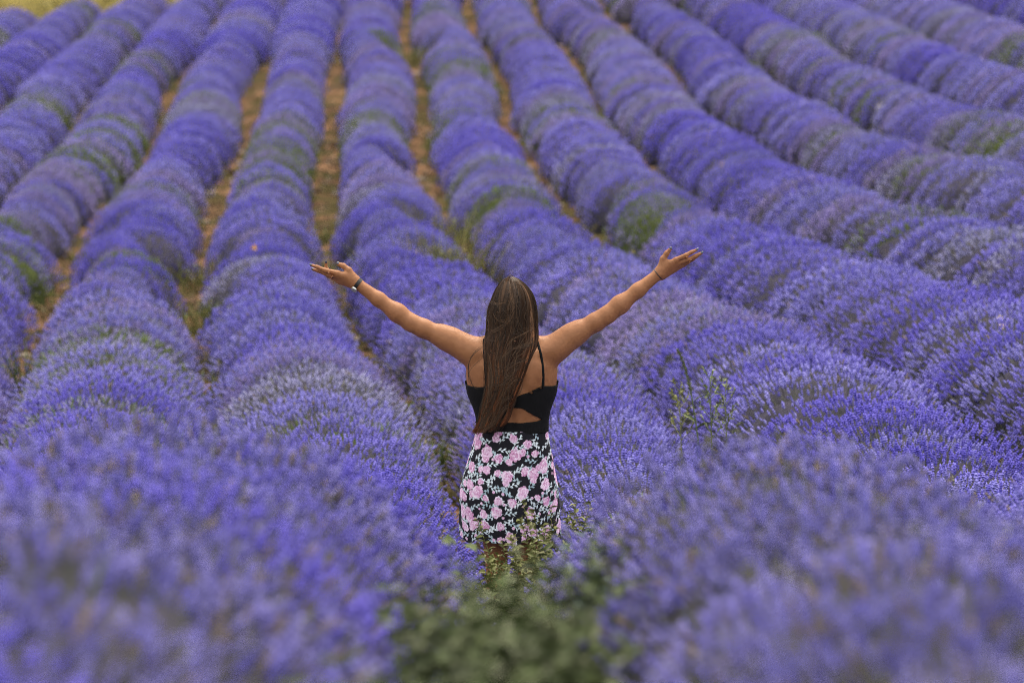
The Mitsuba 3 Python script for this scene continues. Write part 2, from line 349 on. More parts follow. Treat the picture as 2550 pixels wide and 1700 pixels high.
for b in bushes:
    if b['y'] < 9:
        b['x'] += math.copysign(0.05, b['row'] + 1.5)
    # the lavender gives way beside a big weed
    for t, (a, _) in zip(TUFT_AT, TUFTS):
        if t[1] < 30:
            continue
        dx = b['x'] - t[0]
        if abs(dx) < 0.95 and -2.2 < b['y'] - t[1] < 0.8:
            k = min(1.7, a[2] / 0.34)
            b['x'] += math.copysign(0.13 * k, dx)
            b['sx'] *= 1 - 0.23 * k
for b in bushes:
    g = float(meshkit.noise(np.array([[b['row'] * 3.7, b['y'] * 0.22, 1.0]]), 8)[0]) + rng.normal(0, 0.22)
    b['tint'] = ['deep', 'violet', 'violet', 'blue', 'blue', 'mauve', 'pale', 'sparse'][int(np.clip(g * 8, 0, 7))]
    if b['tint'] in ('pale', 'sparse') and rng.random() < 0.35:
        b['tint'] = 'violet'
for b in bushes:
    if b['dep'] < 11.5:      # the nearest bushes are past their best, thin and mixed
        b['tint'] = ['mixed', 'violet', 'deep'][int(rng.choice(3, p=[.66, .04, .30] if b['row'] < -1 else [.82, .06, .12]))]
U, V, D = (np.array([b[k] for b in bushes]) for k in ('u', 'v', 'dep'))
for (u, v, what) in SPECIAL:
    for k in np.argsort(((U - u) * D)**2 + ((V - v) * D * 2)**2 + np.where(D < 16, 1e12, 0))[:1]:
        bushes[k]['tint'] = what
gone = {int(np.argmin(((U - u) * D)**2 + ((V - v) * D * 2)**2)) for (u, v) in MISSING}
ORD = ['', '', 'second ', 'third ', 'fourth ', 'fifth ', 'sixth ', 'seventh ', 'eighth ', 'ninth ', 'tenth ', 'eleventh ', 'twelfth ']
rows = sorted({b['row'] for b in bushes})
for n, r in enumerate(rows):
    key = 'lavender_row' + (f'_{n:03d}' if n else '')
    k = (-1 - r) if r < -1 else r + 2
    side = 'left' if r < -1 else 'right'
    if k == 1:
        text = f'long mounded row of violet lavender immediately {side} of the path where the woman stands'
    elif r == rows[0] or r == rows[-1]:
        text = f'lavender row at the far upper {side} corner, the outermost one in view on the {side}'
    else:
        text = f'violet lavender row, {ORD[k]}one to the {side} of the path where the woman stands'
    labels[key] = {'label': text, 'category': 'lavender row', 'group': 'rows of lavender across the field'}
    mine = [b for i, b in enumerate(bushes) if b['row'] == r and i not in gone]
    for i, b in enumerate(mine):
        lod = 'near' if b['dep'] < 27 else 'mid' if b['dep'] < 46 else 'far'
        g = bush_group(lod, b['tint'], int(rng.integers(3 if lod == 'near' else 2)))
        tilt = math.degrees(math.atan2(float(terrain(b['x'] + 0.4, b['y']) - terrain(b['x'] - 0.4, b['y'])), 0.8))
        tw = T().translate([b['x'], b['y'], b['z'] - 0.02]).rotate([0, 1, 0], -tilt * 0.6).rotate([0, 0, 1], math.degrees(b['rot'] - math.atan(b['slope']))).scale([b['sx'], b['sy'], b['sz']])
        scene[f'{key}__bush' + (f'_{i:03d}' if i else '')] = {'type': 'instance', 'group': {'type': 'ref', 'id': g}, 'to_world': tw}
print(len(bushes), 'bushes', len(rows), 'rows')
# ------------------------------------------------------------------ the woman
WY = 15.7
def P(u, v, dy=0.0):
    return at(u, v, WY + dy)

def surface_nets(F, origin, h):
    """The zero surface of the sampled field F as a quad mesh, inside where F < 0."""
    s = F < 0
    n = np.array(F.shape) - 1
    cnt = np.zeros(n, np.uint8)
    for a, b, c in np.ndindex(2, 2, 2):
        cnt += s[a:a + n[0], b:b + n[1], c:c + n[2]]
    cells = np.argwhere((cnt > 0) & (cnt < 8))
    index = np.full(n, -1, np.int32)
    index[tuple(cells.T)] = np.arange(len(cells))
    acc, num = np.zeros((len(cells), 3)), np.zeros(len(cells))
    corner = [np.array(c) for c in np.ndindex(2, 2, 2)]
    val = {tuple(c): F[tuple((cells + c).T)] for c in corner}
    for c in corner:
        for ax in range(3):
            if c[ax] == 0:
                e = c.copy(); e[ax] = 1
                a, b = val[tuple(c)], val[tuple(e)]
                x = (a < 0) != (b < 0)
                t = np.where(x, a / np.where(x, a - b, 1), 0)
                p = np.broadcast_to(c.astype(float), (len(cells), 3)).copy()
                p[:, ax] += t
                acc += p * x[:, None]; num += x
    verts = origin + h * (cells + acc / num[:, None])
    faces = []
    for ax in range(3):
        o = [1, 1, 1]; o[ax] = 0
        sl0 = tuple(slice(o[k], F.shape[k] - 1) for k in range(3))
        sl1 = tuple(slice(o[k] + (k == ax), F.shape[k] - 1 + (k == ax)) for k in range(3))
        a, b = s[sl0], s[sl1]
        e = np.argwhere(a != b) + o
        up = s[tuple(e.T)]
        d1, d2 = np.zeros(3, int), np.zeros(3, int)
        d1[(ax + 1) % 3] = 1; d2[(ax + 2) % 3] = 1
        q = np.stack([index[tuple((e - d1 - d2).T)], index[tuple((e - d2).T)], index[tuple(e.T)], index[tuple((e - d1).T)]], 1)
        q[~up] = q[~up][:, ::-1]
        faces.append(q)
    q = np.vstack(faces)
    return verts, np.vstack([q[:, [0, 1, 2]], q[:, [0, 2, 3]]])

HB = 0.003
blo = np.array([-0.86, WY - 0.21, float(P(1272, 1705)[2]) - 0.05])
bn = np.ceil((np.array([0.82, WY + 0.26, float(P(1272, 604)[2]) + 0.03]) - blo) / HB).astype(int)
BF = np.full(bn, 0.05, np.float32)
ax_ = [blo[k] + HB * np.arange(bn[k]) for k in range(3)]

def blend(lo, hi, fn, k):
    """Smooth union of fn(x, y, z) with the body field inside the box lo..hi."""
    i0 = [max(0, int((lo[j] - blo[j]) / HB)) for j in range(3)]
    i1 = [min(bn[j], int((hi[j] - blo[j]) / HB) + 2) for j in range(3)]
    sl = tuple(slice(a, b) for a, b in zip(i0, i1))
    X, Y, Z = np.ix_(*(ax_[j][sl[j]] for j in range(3)))
    d = fn(X, Y, Z)
    a = BF[sl]
    h = np.maximum(k - np.abs(a - d), 0) / k
    BF[sl] = np.minimum(a, d) - h * h * k * 0.25

def bone(p, q, r0, r1, k=0.02):
    p, q = np.asarray(p, float), np.asarray(q, float)
    m = max(r0, r1) + k + 0.006
    d = q - p
    L2 = float(d @ d)
    def f(X, Y, Z):
        t = np.clip(((X - p[0]) * d[0] + (Y - p[1]) * d[1] + (Z - p[2]) * d[2]) / L2, 0, 1)
        return np.sqrt((X - p[0] - t * d[0])**2 + (Y - p[1] - t * d[1])**2 + (Z - p[2] - t * d[2])**2) - (r0 + (r1 - r0) * t)
    blend(np.minimum(p, q) - m, np.maximum(p, q) + m, f, k)

def ball(c, r, k=0.02):
    r = np.broadcast_to(np.asarray(r, float), 3)
    m = r.max() + k + 0.006
    def f(X, Y, Z):
        g = np.sqrt(((X - c[0]) / r[0])**2 + ((Y - c[1]) / r[1])**2 + ((Z - c[2]) / r[2])**2)
        return (g - 1) * r.min()
    blend(c - r - k - 0.006, c + r + k + 0.006, f, k)

vz = lambda v: float(P(1272, v)[2])
# torso: elliptical sections (v of the photograph, centre, half width, half depth)
TOR = np.array([(848, 1274, .060, .062), (862, 1274, .105, .075), (880, 1274, .140, .090), (912, 1274, .168, .102), (940, 1274, .176, .106), (966, 1274, .171, .106), (1000, 1275, .159, .100), (1050, 1276, .1415, .089), (1080, 1275, .143, .090),
                (1130, 1272, .163, .104), (1185, 1270, .176, .115), (1225, 1270, .172, .112), (1262, 1270, .150, .09)])
tz = np.array([vz(v) for v in TOR[:, 0]])[::-1]
tcx, ta, tb = (pchip(tz, c[::-1]) for c in ((TOR[:, 1] - W0 / 2) / FPX * 15.9, TOR[:, 2], TOR[:, 3]))
def torso(X, Y, Z):
    zc = np.clip(Z, tz[0], tz[-1])
    a, b = ta(zc), tb(zc)
    x = X - tcx(zc)
    groove = 0.006 * np.exp(-(x / 0.018)**2) * np.clip((zc - vz(1080)) / 0.05, 0, 1)
    yy = Y - WY
    b2 = np.where(yy < 0, b - groove, b)
    g = (np.abs(x / a)**2.3 + np.abs(yy / b2)**2.3)**(1 / 2.3)
    return np.maximum((g - 1) * np.minimum(a, b) * 0.9, np.maximum(tz[0] - Z, Z - tz[-1]))
blend([-0.24, WY - 0.16, tz[0] - .02], [0.24, WY + 0.16, tz[-1] + .02], torso, 0.03)
# neck, head with a face (it looks up the slope, away from the camera)
bone(P(1274, 868, .0), P(1273, 806, .012), .054, .050, .03)
hc = P(1272, 762, 0.012)
ball(hc, (.073, .092, .098), .03)
ball(hc + [0, .030, -.050], (.056, .062, .062), .03)
bone(hc + [0, .070, -.098], hc + [0, .080, -.094], .018, .014, .03)
bone(hc + [0, .094, .005], hc + [0, .112, -.032], .008, .011, .012)
for s_ in (-1, 1):
    ball(hc + [s_ * .030, .086, .012], (.017, .010, .008), .01)
    ball(hc + [s_ * .044, .066, -.034], (.020, .018, .022), .02)
    ball(hc + [s_ * .074, -.002, -.012], (.008, .018, .030), .008)
bone(hc + [-.018, .090, -.058], hc + [.018, .090, -.058], .008, .008, .008)
# shoulder girdle: trapezius, blades
for s_, sh in ((-1, (1181, 872)), (1, (1367, 872))):
    S = P(*sh, -.004)
    bone(P(1274 + s_ * 20, 838, -.012), P(1274 + s_ * 82, 866, -.012), .036, .036, .045)
    ball(P(1274 + s_ * 50, 922, -.084), np.array([.038, .021, .056]), .018)
    bone(P(1274 + s_ * 36, 884, -.078), P(1274 + s_ * 76, 874, -.050), .012, .016, .03)
    bone(P(1274 + s_ * 76, 902, .0), P(1275 + s_ * 70, 966, .012), .050, .044, .05)
    bone(P(1274 + s_ * 34, 905, -.088), P(1274 + s_ * 44, 955, -.084), .014, .010, .03)
# arms
LS, LE, LW = P(1181, 874, -.002), P(1022, 803, .02), P(889, 706, .05)
RS, RE, RW = P(1367, 872, -.002), P(1513, 784, .02), P(1640, 682, .05)
for S, E, Wr, s_ in ((LS, LE, LW, -1), (RS, RE, RW, 1)):
    dn = np.array([0, 0, -1.0])
    M = S * .62 + E * .38
    bone(S, M, .047, .0435, .04)
    bone(M, S * .2 + E * .8, .0435, .0340, .03)
    bone(S * .75 + E * .25 + [0, 0, .006], S * .5 + E * .5 + [0, .004, .006], .0425, .0405, .03)
    bone(S * .2 + E * .8, E, .0340, .0310, .03)
    F1 = E * .76 + Wr * .24
    bone(E + [0, 0, .002], F1 + [0, .004, .001], .0310, .0340, .03)
    bone(F1, E * .4 + Wr * .6, .0340, .0275, .03)
    bone(E * .4 + Wr * .6, Wr, .0285, .0225, .02)
    ball(E + [s_ * -.004, -.018, -.018], (.014, .012, .013), .014)
    ball(S + [s_ * .03, -.004, .006], (.050, .046, .044), .04)
# legs
ftz = [float(terrain(x, WY)) for x in (-.06, .07)]
for s_, u, fz in ((-1, 1238, ftz[0]), (1, 1315, ftz[1])):
    hip, knee, ank = P(1271 + s_ * 44, 1205, 0), P(u, 1432, .01), None
    ank = np.array([knee[0], WY - .02, fz + .075])
    bone(hip, hip * .45 + knee * .55, .082, .054, .012)
    bone(hip * .45 + knee * .55, knee, .054, .043, .012)
    bone(knee, knee * .68 + ank * .32 + [0, -.012, 0], .043, .047, .012)
    bone(knee * .68 + ank * .32 + [0, -.012, 0], ank, .047, .031, .012)
    bone(ank, ank + [s_ * .012, .10, -.05], .033, .026, .02)
    bone(ank + [0, -.03, -.045], ank + [s_ * .014, .13, -.058], .028, .020, .02)
# hands: palm, five separate fingers
HAND_L = dict(wrist=(889, 706), palm=[((884, 700), (842, 681), .0165, .0125), ((884, 705), (840, 688), .0165, .0125), ((882, 708), (841, 695), .0165, .012), ((880, 708), (845, 701), .015, .0115), ((884, 696), (860, 684), .015, .012)],
    fingers=[[(842, 680, .0), (809, 673, .0), (790, 665, .0), (775, 660, .0)], [(840, 688, .008), (809, 680, .014), (793, 674.5, .018), (779, 670.5, .022)], [(841, 695, .016), (817, 686, .046), (812, 668, .062), (812, 654, .058)], [(845, 701, .022), (829, 692, .056), (824, 679, .068), (821, 669, .056)]],
    thumb=[(882, 693, .0), (869, 673, .006), (855, 662, .012), (843, 657, .016)])
HAND_R = dict(wrist=(1640, 682), palm=[((1644, 676), (1683, 648), .0165, .0125), ((1644, 681), (1686, 656), .0165, .0125), ((1646, 685), (1684, 664), .0165, .012), ((1648, 687), (1680, 671), .015, .0115), ((1645, 672), (1664, 654), .015, .012)],
    fingers=[[(1683, 647, .0), (1708, 636, .0), (1722, 628, .004), (1735, 622, .008)], [(1686, 656, .008), (1714, 647, .006), (1731, 638, .008), (1747, 630, .01)], [(1686, 664, .018), (1711, 653, .022), (1725, 645, .026), (1737, 638, .03)], [(1682, 671, .024), (1703, 660, .034), (1714, 653, .040), (1724, 647, .046)]],
    thumb=[(1646, 668, .0), (1651, 645, .004), (1660, 631, .008), (1669, 620, .012)])
nails = []
for H, Wr in ((HAND_L, LW), (HAND_R, RW)):
    w0 = .05
    bone(Wr, P(*H['palm'][1][0], w0), .0225, .019, .012)
    for i, (a, b, r0, r1) in enumerate(H['palm']):
        bone(P(*a, w0 + .004 * i), P(*b, w0 + (0, .008, .018, .026, 0)[i]), r0, r1, .014)
    for i, fg in enumerate(H['fingers']):
        pts_ = [P(a, b, w0 + c) for a, b, c in fg]
        rr = np.array([.0105, .0092, .0078, .0058]) * (1, 1.02, .97, .88)[i]
        for j in range(3):
            bone(pts_[j], pts_[j + 1], rr[j], rr[j + 1], .005)
        nails.append((pts_[3], pts_[3] - pts_[2], rr[3]))
    th = [P(a, b, w0 + c) for a, b, c in H['thumb']]
    for j, (r0, r1, k) in enumerate(((.0165, .0125, .014), (.0125, .0105, .006), (.0105, .0075, .006))):
        bone(th[j], th[j + 1], r0, r1, k)
    nails.append((th[3], th[3] - th[2], .0075))
bv, bf = surface_nets(BF, blo, HB)
body = trimesh.Trimesh(bv, bf, process=False)
trimesh.smoothing.filter_taubin(body, lamb=0.5, nu=0.53, iterations=8)
W_ = 'person'
labels[W_] = {'label': 'woman with long dark hair, black top and floral skirt, arms spread wide, facing the lavender', 'category': 'person'}
scene[W_ + '__body'] = mikit.ply(body, 'mat_skin', smooth=True)

def part(name, mesh, mat, smooth=40, label=None, **k):
    key, n = f'{W_}__{name}', 1
    while key in scene:
        key, n = f'{W_}__{name}_{n:03d}', n + 1
    scene[key] = mikit.ply(mesh, mat, smooth=smooth, **k)
    if label:
        labels[key] = {'label': label}
    return key

for p, d, r in nails:
    d = d / np.linalg.norm(d)
    m = trimesh.creation.icosphere(2)
    # the nail lies on the back of the finger, towards the camera and upwards
    up = np.array([0, -.75, .55]); up -= d * (up @ d); up /= np.linalg.norm(up)
    R = np.stack([np.cross(d, up), d, up], 1)
    m.vertices = (m.vertices * [r * .82, .0075, r * .42]) @ R.T + p + up * r * .62 + d * .002
    part('fingernail', m, 'mat_nail', smooth=True)
for s_ in (-1, 1):
    m = trimesh.creation.icosphere(2, radius=.0095); m.apply_translation(hc + [s_ * .030, .0835, .010])
    part('eye', m, 'mat_eye', smooth=True)
m = trimesh.creation.icosphere(2); m.vertices = m.vertices * [.021, .008, .009] + hc + [0, .0935, -.058]
part('lips', m, 'mat_lip', smooth=True)

def back_y(x, z, off=0.0):
    """Depth of the body's back surface at (x, z)."""
    i, k = (int(round((c - blo[j]) / HB)) for c, j in ((x, 0), (z, 2)))
    col = BF[i, :, k]
    j = int(np.argmax(col < 0))
    return blo[1] + HB * (j - 1 + col[j - 1] / (col[j - 1] - col[j])) - off

# crop top: two wings that cross at the back over a band, with an opening between them
def xz(u, v):
    p = P(u, v, -.10)
    return p[0], p[2]
wings = shapely.Polygon([xz(*q) for q in ((1120, 966), (1169, 966), (1196, 966), (1212, 962), (1240, 975), (1285, 987), (1318, 976), (1350, 962), (1378, 966), (1430, 966), (1430, 1082), (1120, 1082))])
hole = shapely.Polygon([xz(*q) for q in ((1292, 1017), (1300, 1018), (1318, 1030), (1347, 1047), (1338, 1050), (1300, 1053), (1248, 1052), (1206, 1049), (1226, 1036), (1250, 1022), (1270, 1017))]).buffer(.002)
shape = wings.difference(hole)
front = shapely.Polygon([xz(*q) for q in ((1120, 966), (1210, 945), (1275, 972), (1340, 945), (1430, 966), (1430, 1082), (1120, 1082))])
i0, i1 = int((-.235 - blo[0]) / HB), int((.235 - blo[0]) / HB)
k0, k1 = int((vz(1092) - blo[2]) / HB), int((vz(930) - blo[2]) / HB)
XX, ZZ = np.meshgrid(ax_[0][i0:i1], ax_[2][k0:k1], indexing='ij')
def sdf2(poly):
    pt = shapely.points(XX, ZZ)
    return np.where(shapely.contains(poly, pt), -1, 1) * shapely.distance(poly.boundary, pt)
jm = int((WY - blo[1]) / HB)
reg = np.where((np.arange(bn[1]) < jm)[None, :, None], sdf2(shape)[:, None], sdf2(front)[:, None])
TF = np.maximum(BF[i0:i1, :, k0:k1] - .0055, reg + .0006 * np.sin(ZZ[:, None] * 420))
tv_, tf_ = surface_nets(TF.astype(np.float32), blo + HB * np.array([i0, 0, k0]), HB)
top = trimesh.Trimesh(tv_, tf_, process=False)
trimesh.smoothing.filter_taubin(top, lamb=0.5, nu=0.53, iterations=6)
part('crop_top', top, 'mat_black_cloth', smooth=True)

def tube(pts_, r, sides=8, flat=1.0, up=None, closed=False):
    p = np.asarray(pts_, float)
    r = np.broadcast_to(r, len(p))
    t = np.roll(p, -1, 0) - np.roll(p, 1, 0) if closed else np.gradient(p, axis=0)
    t /= np.linalg.norm(t, axis=1, keepdims=True) + 1e-12
    a = np.cross(t, np.array([0, 0, 1.0]) if up is None else up)
    a /= np.linalg.norm(a, axis=1, keepdims=True) + 1e-9
    b = np.cross(t, a)
    an = np.arange(sides) * 2 * np.pi / sides
    v = p[:, None] + r[:, None, None] * (np.cos(an)[None, :, None] * a[:, None] + flat * np.sin(an)[None, :, None] * b[:, None])
    n = len(p)
    I, J = np.meshgrid(np.arange(n if closed else n - 1), np.arange(sides), indexing='ij')
    q = np.stack([I * sides + J, I * sides + (J + 1) % sides, (I + 1) % n * sides + (J + 1) % sides, (I + 1) % n * sides + J], -1).reshape(-1, 4)
    return v.reshape(-1, 3), np.vstack([q[:, [0, 1, 2]], q[:, [0, 2, 3]]])

for line in (((1333, 843), (1340, 860), (1347, 884), (1351, 910), (1353, 940), (1352, 966)), ((1206, 848), (1205, 862), (1207, 890), (1210, 925), (1213, 968))):
    ctr = []
    lp = np.array(line, float)
    tt = np.linspace(0, 1, 30)
    uu, vv = (np.interp(tt, np.linspace(0, 1, len(lp)), lp[:, k]) for k in (0, 1))
    for u, v in zip(uu, vv):
        x, z = xz(u, v)
        ctr.append([x, back_y(x, z, .0025), z])
    ctr = np.array(ctr)
    from scipy.ndimage import gaussian_filter1d
    ctr = gaussian_filter1d(ctr, 1.2, axis=0, mode='nearest')
    part('shoulder_strap', tube(ctr, .0058, 10, .42, up=np.array([0, 1.0, 0])), 'mat_black_cloth', smooth=True)

# skirt
SK = np.array([(1066, 1274, .150, .098), (1080, 1274, .152, .102), (1133, 1272, .172, .118), (1180, 1269, .191, .135), (1222, 1268, .2045, .148), (1262, 1268.5, .208, .155), (1300, 1269, .210, .160), (1333, 1270, .211, .162)])
nth, nv = 240, 90
vs_ = np.linspace(1066, 1333, nv)
cx_, sa_, sb_ = (pchip(SK[:, 0], SK[:, k])(vs_) for k in (1, 2, 3))
th_ = np.linspace(0, 2 * np.pi, nth + 1)
sv, suv = np.zeros((nv, nth + 1, 3)), np.zeros((nv, nth + 1, 2))
for i in range(nv):
    p0 = P(cx_[i], vs_[i], 0)
    g = (i / (nv - 1))**1.3
    fold = 1 + g * 1.5 * (.030 * np.sin(th_ * 9 + 1.1) + .022 * np.sin(th_ * 14 + 2.0 + .6 * np.sin(th_ * 2)) + .012 * np.sin(th_ * 23)) * np.clip(1.2 - np.abs(np.cos(th_)), .25, 1)
    sv[i, :, 0] = p0[0] + sa_[i] * fold * np.cos(th_)
    sv[i, :, 1] = WY + sb_[i] * fold * np.sin(th_)
    sv[i, :, 2] = p0[2] - .009 * g * np.sin(th_ * 7 + .4) - .005 * g * np.sin(th_ * 12)
    seg = np.r_[0, np.cumsum(np.hypot(np.diff(sv[i, :, 0]), np.diff(sv[i, :, 1])))]
    suv[i, :, 0] = seg - seg[int(nth * .75)] * 1.0 + 3.0
    suv[i, :, 1] = 5.0 - (vs_[i] - 1066) / 600.0
I, J = np.meshgrid(np.arange(nv - 1), np.arange(nth), indexing='ij')
q = np.stack([I * (nth + 1) + J, (I + 1) * (nth + 1) + J, (I + 1) * (nth + 1) + J + 1, I * (nth + 1) + J + 1], -1).reshape(-1, 4)
part('floral_skirt', (sv.reshape(-1, 3), q), 'mat_floral', smooth=True, uv=suv.reshape(-1, 2), label='black skirt printed with pink roses and pale blue leaves')

# watch on the left wrist, hair tie on the right
def ring_frame(c, axis):
    axis = axis / np.linalg.norm(axis)
    a = np.cross(axis, [0, 1, 0]); a /= np.linalg.norm(a)
    return a, np.cross(axis, a), axis
an = np.linspace(0, 2 * np.pi, 49)[:-1]
a, b, c = ring_frame(LW, LE - LW)
wc = LW + (LE - LW) / np.linalg.norm(LE - LW) * .004
prof = [(-.0075, .0250), (-.0075, .0278), (.0075, .0278), (.0075, .0250)]
rv = np.array([[wc + c * s + (a * math.cos(t) + b * math.sin(t)) * r for s, r in prof] for t in an])
I, J = np.meshgrid(np.arange(48), np.arange(4), indexing='ij')
q = np.stack([I * 4 + J, (I + 1) % 48 * 4 + J, (I + 1) % 48 * 4 + (J + 1) % 4, I * 4 + (J + 1) % 4], -1).reshape(-1, 4)
k = part('wristwatch', (rv.reshape(-1, 3), q), 'mat_strap', smooth=30, label='wristwatch with black strap and round silver case')
down = -a if a[2] > 0 else a
down = down * .85 + np.array([0, -1.0, 0]) * .5; down /= np.linalg.norm(down)
def disc(center, n, r, h, bev):
    m = trimesh.creation.revolve(np.array([[0, 0], [r, 0], [r, h - bev], [r - bev, h], [0, h]]), sections=40)
    m.apply_transform(trimesh.geometry.align_vectors([0, 0, 1], n)); m.apply_translation(center)
    return m
scene[k + '__case'] = mikit.ply(disc(wc + down * .0265, down, .0150, .007, .002), 'mat_steel', smooth=30)
scene[k + '__dial'] = mikit.ply(disc(wc + down * .0336, down, .0122, .0006, .0001), 'mat_dial', smooth=30)
h1 = np.cross(down, c); h1 /= np.linalg.norm(h1)
for ang, ln in ((0.4, .009), (2.2, .006)):
    dd = h1 * math.cos(ang) + np.cross(down, h1) * math.sin(ang)
    scene[k + '__hand' + ('' if ln > .008 else '_001')] = mikit.ply(tube(np.array([wc + down * .0346, wc + down * .0346 + dd * ln]), .0006, 6, 1.0, up=down + .01), 'mat_strap', smooth=True)
a, b, c = ring_frame(RW, RE - RW)
hp = RW + c * .002
part('hair_tie', tube(np.array([hp + (a * math.cos(t) + b * math.sin(t)) * .0248 + c * .004 * math.sin(t) for t in an]), .0023, 8, closed=True, up=c), 'mat_strap', smooth=True, label='thin black hair tie round the right wrist')

# hair: an underlying fall and some thousands of strands that follow it
HR = np.array([(689, 1268, 1276), (694, 1256, 1289), (701, 1248, 1299), (715, 1237, 1314), (740, 1225, 1329), (778, 1213, 1336), (828, 1210.5, 1338), (856, 1205, 1336), (896, 1208, 1320), (940, 1211, 1303), (967, 1210, 1293), (1000, 1203, 1281), (1030, 1197, 1272), (1050, 1193, 1263), (1066, 1188, 1252), (1078, 1184, 1240)], float)
hv = HR[:, 0]
hcx, hw = pchip(hv, (HR[:, 1] + HR[:, 2]) / 2), pchip(hv, (HR[:, 2] - HR[:, 1]) / 2 / 602)
hb = pchip([689, 694, 701, 715, 740, 778, 828, 856, 896, 966, 1030, 1078], [.008, .030, .045, .068, .094, .110, .104, .084, .050, .034, .028, .014])
hback = pchip([689, 694, 701, 715, 740, 778, 828, 856, 896, 966, 1030, 1078], [-.006, -.030, -.046, -.070, -.097, -.116, -.126, -.132, -.142, -.152, -.146, -.137])
hdy = lambda v: hback(v) + hb(v)
def hair_point(v, th, rad=1.0):
    """th: 0 right, pi/2 towards the camera, pi left."""
    v = np.asarray(v, float)
    base = np.stack([(hcx(v) - W0 / 2) / FPX * 15.86, WY + hdy(v), 0 * v], -1)
    X = base[..., 0] + hw(v) * rad * np.cos(th)
    Y = base[..., 1] - hb(v) * rad * np.sin(th)
    # height from the photograph's line at this depth
    bb = (H0 / 2 - v) / FPX
    Z = Y * (-SP + bb * CP) / (CP + bb * SP)
    return np.stack([X, Y, Z], -1)
hbits = Bits()
vv = np.r_[np.linspace(689, 715, 10), np.linspace(720, 1058, 66)]
tt = np.linspace(0, 2 * np.pi, 61)[:-1]
VVm, TTm = np.meshgrid(vv, tt, indexing='ij')
hp_ = hair_point(VVm, TTm, 0.93 - .35 * np.clip((VVm - 1015) / 43, 0, 1)**2)
hs = hp_.copy()
face = (VVm > 735) & (VVm < 850) & (np.sin(TTm) < -.2)
hs[face] = hair_point(VVm, TTm * 0 + np.pi / 2, 0.2)[face] + (hp_ - hair_point(VVm, TTm * 0 + np.pi / 2, 0.2))[face] * .62
I, J = np.meshgrid(np.arange(len(vv) - 1), np.arange(60), indexing='ij')
q = np.stack([I * 60 + J, (I + 1) * 60 + J, (I + 1) * 60 + (J + 1) % 60, I * 60 + (J + 1) % 60], -1).reshape(-1, 4)
hbits.add(hs.reshape(-1, 3), np.vstack([q[:, [0, 1, 2]], q[:, [0, 2, 3]]]), (.013, .009, .007))
hr = np.random.default_rng(3)
SEG = 34
def ends(v, col):
    """Hair is browner and redder towards its ends."""
    m = np.clip((v - 800) / 260, 0, 1)[:, None]
    return np.asarray(col) * (1 - m) + np.asarray(col) * np.array([3.3, 2.05, 1.3]) * m
LOCKS = 34
lock_tone = np.exp(hr.normal(0, .42, LOCKS)); lock_drift = hr.normal(0, .30, LOCKS); lock_rad = hr.uniform(.96, 1.03, LOCKS)
lock_wave = np.stack([hr.normal(0, .12, LOCKS), hr.uniform(4, 8, LOCKS), hr.uniform(0, 6, LOCKS)], 1)
for lk in range(LOCKS):
    c0 = (lk + .5) / LOCKS * (np.pi + .7) - .35
    for s in range(62):
        v0 = 690 + 14 * hr.random()**2 if s % 4 else hr.uniform(700, 860)
        o = hr.normal(0, .42)
        t = np.linspace(0, 1, SEG)
        v1 = 1076 - abs(hr.normal(0, 1)) * 22 - (16 * math.cos(c0) if c0 < 1.2 else 0) + (8 if c0 > 2 else 0) * hr.random()
        v = v0 + (v1 - v0) * t
        k = t**1.4
        spread = (np.pi + .7) / LOCKS * (1 + .5 * np.sin(t * 7 + lk)) * (1 - .35 * t)
        th = c0 + o * spread + lock_drift[lk] * k + lock_wave[lk, 0] * np.sin(t * lock_wave[lk, 1] + lock_wave[lk, 2]) * t + .012 * np.sin(t * 9 + s)
        rad = lock_rad[lk] * (.955 + .045 * np.exp(-o * o * 2)) + .015 * np.sin(t * 5 + lk * 2) + (.05 * hr.normal() * np.clip((v - 1000) / 70, 0, 1))
        p = hair_point(v, th, rad)
        p[:, 0] -= .018 * np.clip((v - 1035) / 40, 0, 1)**2 * hr.random() + 0
        vtx, f = tube(p, .0021 * hr.uniform(.7, 1.25) * np.minimum(1, 3.2 * (1 - t) + .18), 3, 1.0, up=np.array([.2, 1.0, .1]))
        tone = lock_tone[lk] * math.exp(hr.normal(0, .20)) * (1.8 if hr.random() < .07 else 1)
        hbits.add(vtx, f, np.repeat(ends(v, np.array([.036, .0195, .0105]) * tone), 3, 0))
def loose(pix, r=.0008, n=1, jit=0.0, col=(.055, .032, .018), out=1.02, off=None):
    """A lock across the back of the hair (or, with off, at that depth beside it) through pixels of the photograph."""
    from scipy.interpolate import CubicSpline
    for _ in range(n):
        px = np.array(pix, float) + hr.normal(0, 1, (len(pix), 2)) * jit + hr.normal(0, 1, 2) * jit
        t = np.linspace(0, 1, 44)
        px = CubicSpline(np.linspace(0, 1, len(px)), px)(t)
        p = []
        for u, v in px:
            vc = min(1077, max(691, v))
            x = np.clip((u - float(hcx(vc))) / (float(hw(vc)) * 602), -1, 1)
            dy = off if off is not None else float(hdy(vc)) - float(hb(vc)) * math.sqrt(1 - x * x) * out - .004
            p.append(P(u, v, dy))
        vtx, f = tube(np.array(p), r * np.minimum(1, np.minimum(4 * (1 - t), 4 * t) + .25), 4, 1.0, up=np.array([.2, 1, .1]))
        hbits.add(vtx, f, np.asarray(col) * math.exp(hr.normal(-.1, .4)))
BR = (.070, .037, .018)
loose([(1266, 715), (1276, 752), (1274, 786), (1252, 812), (1214, 834)], .0009, 13, 2.2, BR)
loose([(1217, 748), (1236, 755), (1254, 751), (1264, 741)], .0006, 6, 1.9, BR)
loose([(1230, 783), (1240, 798), (1258, 799), (1272, 788)], .0006, 7, 2.5, BR)
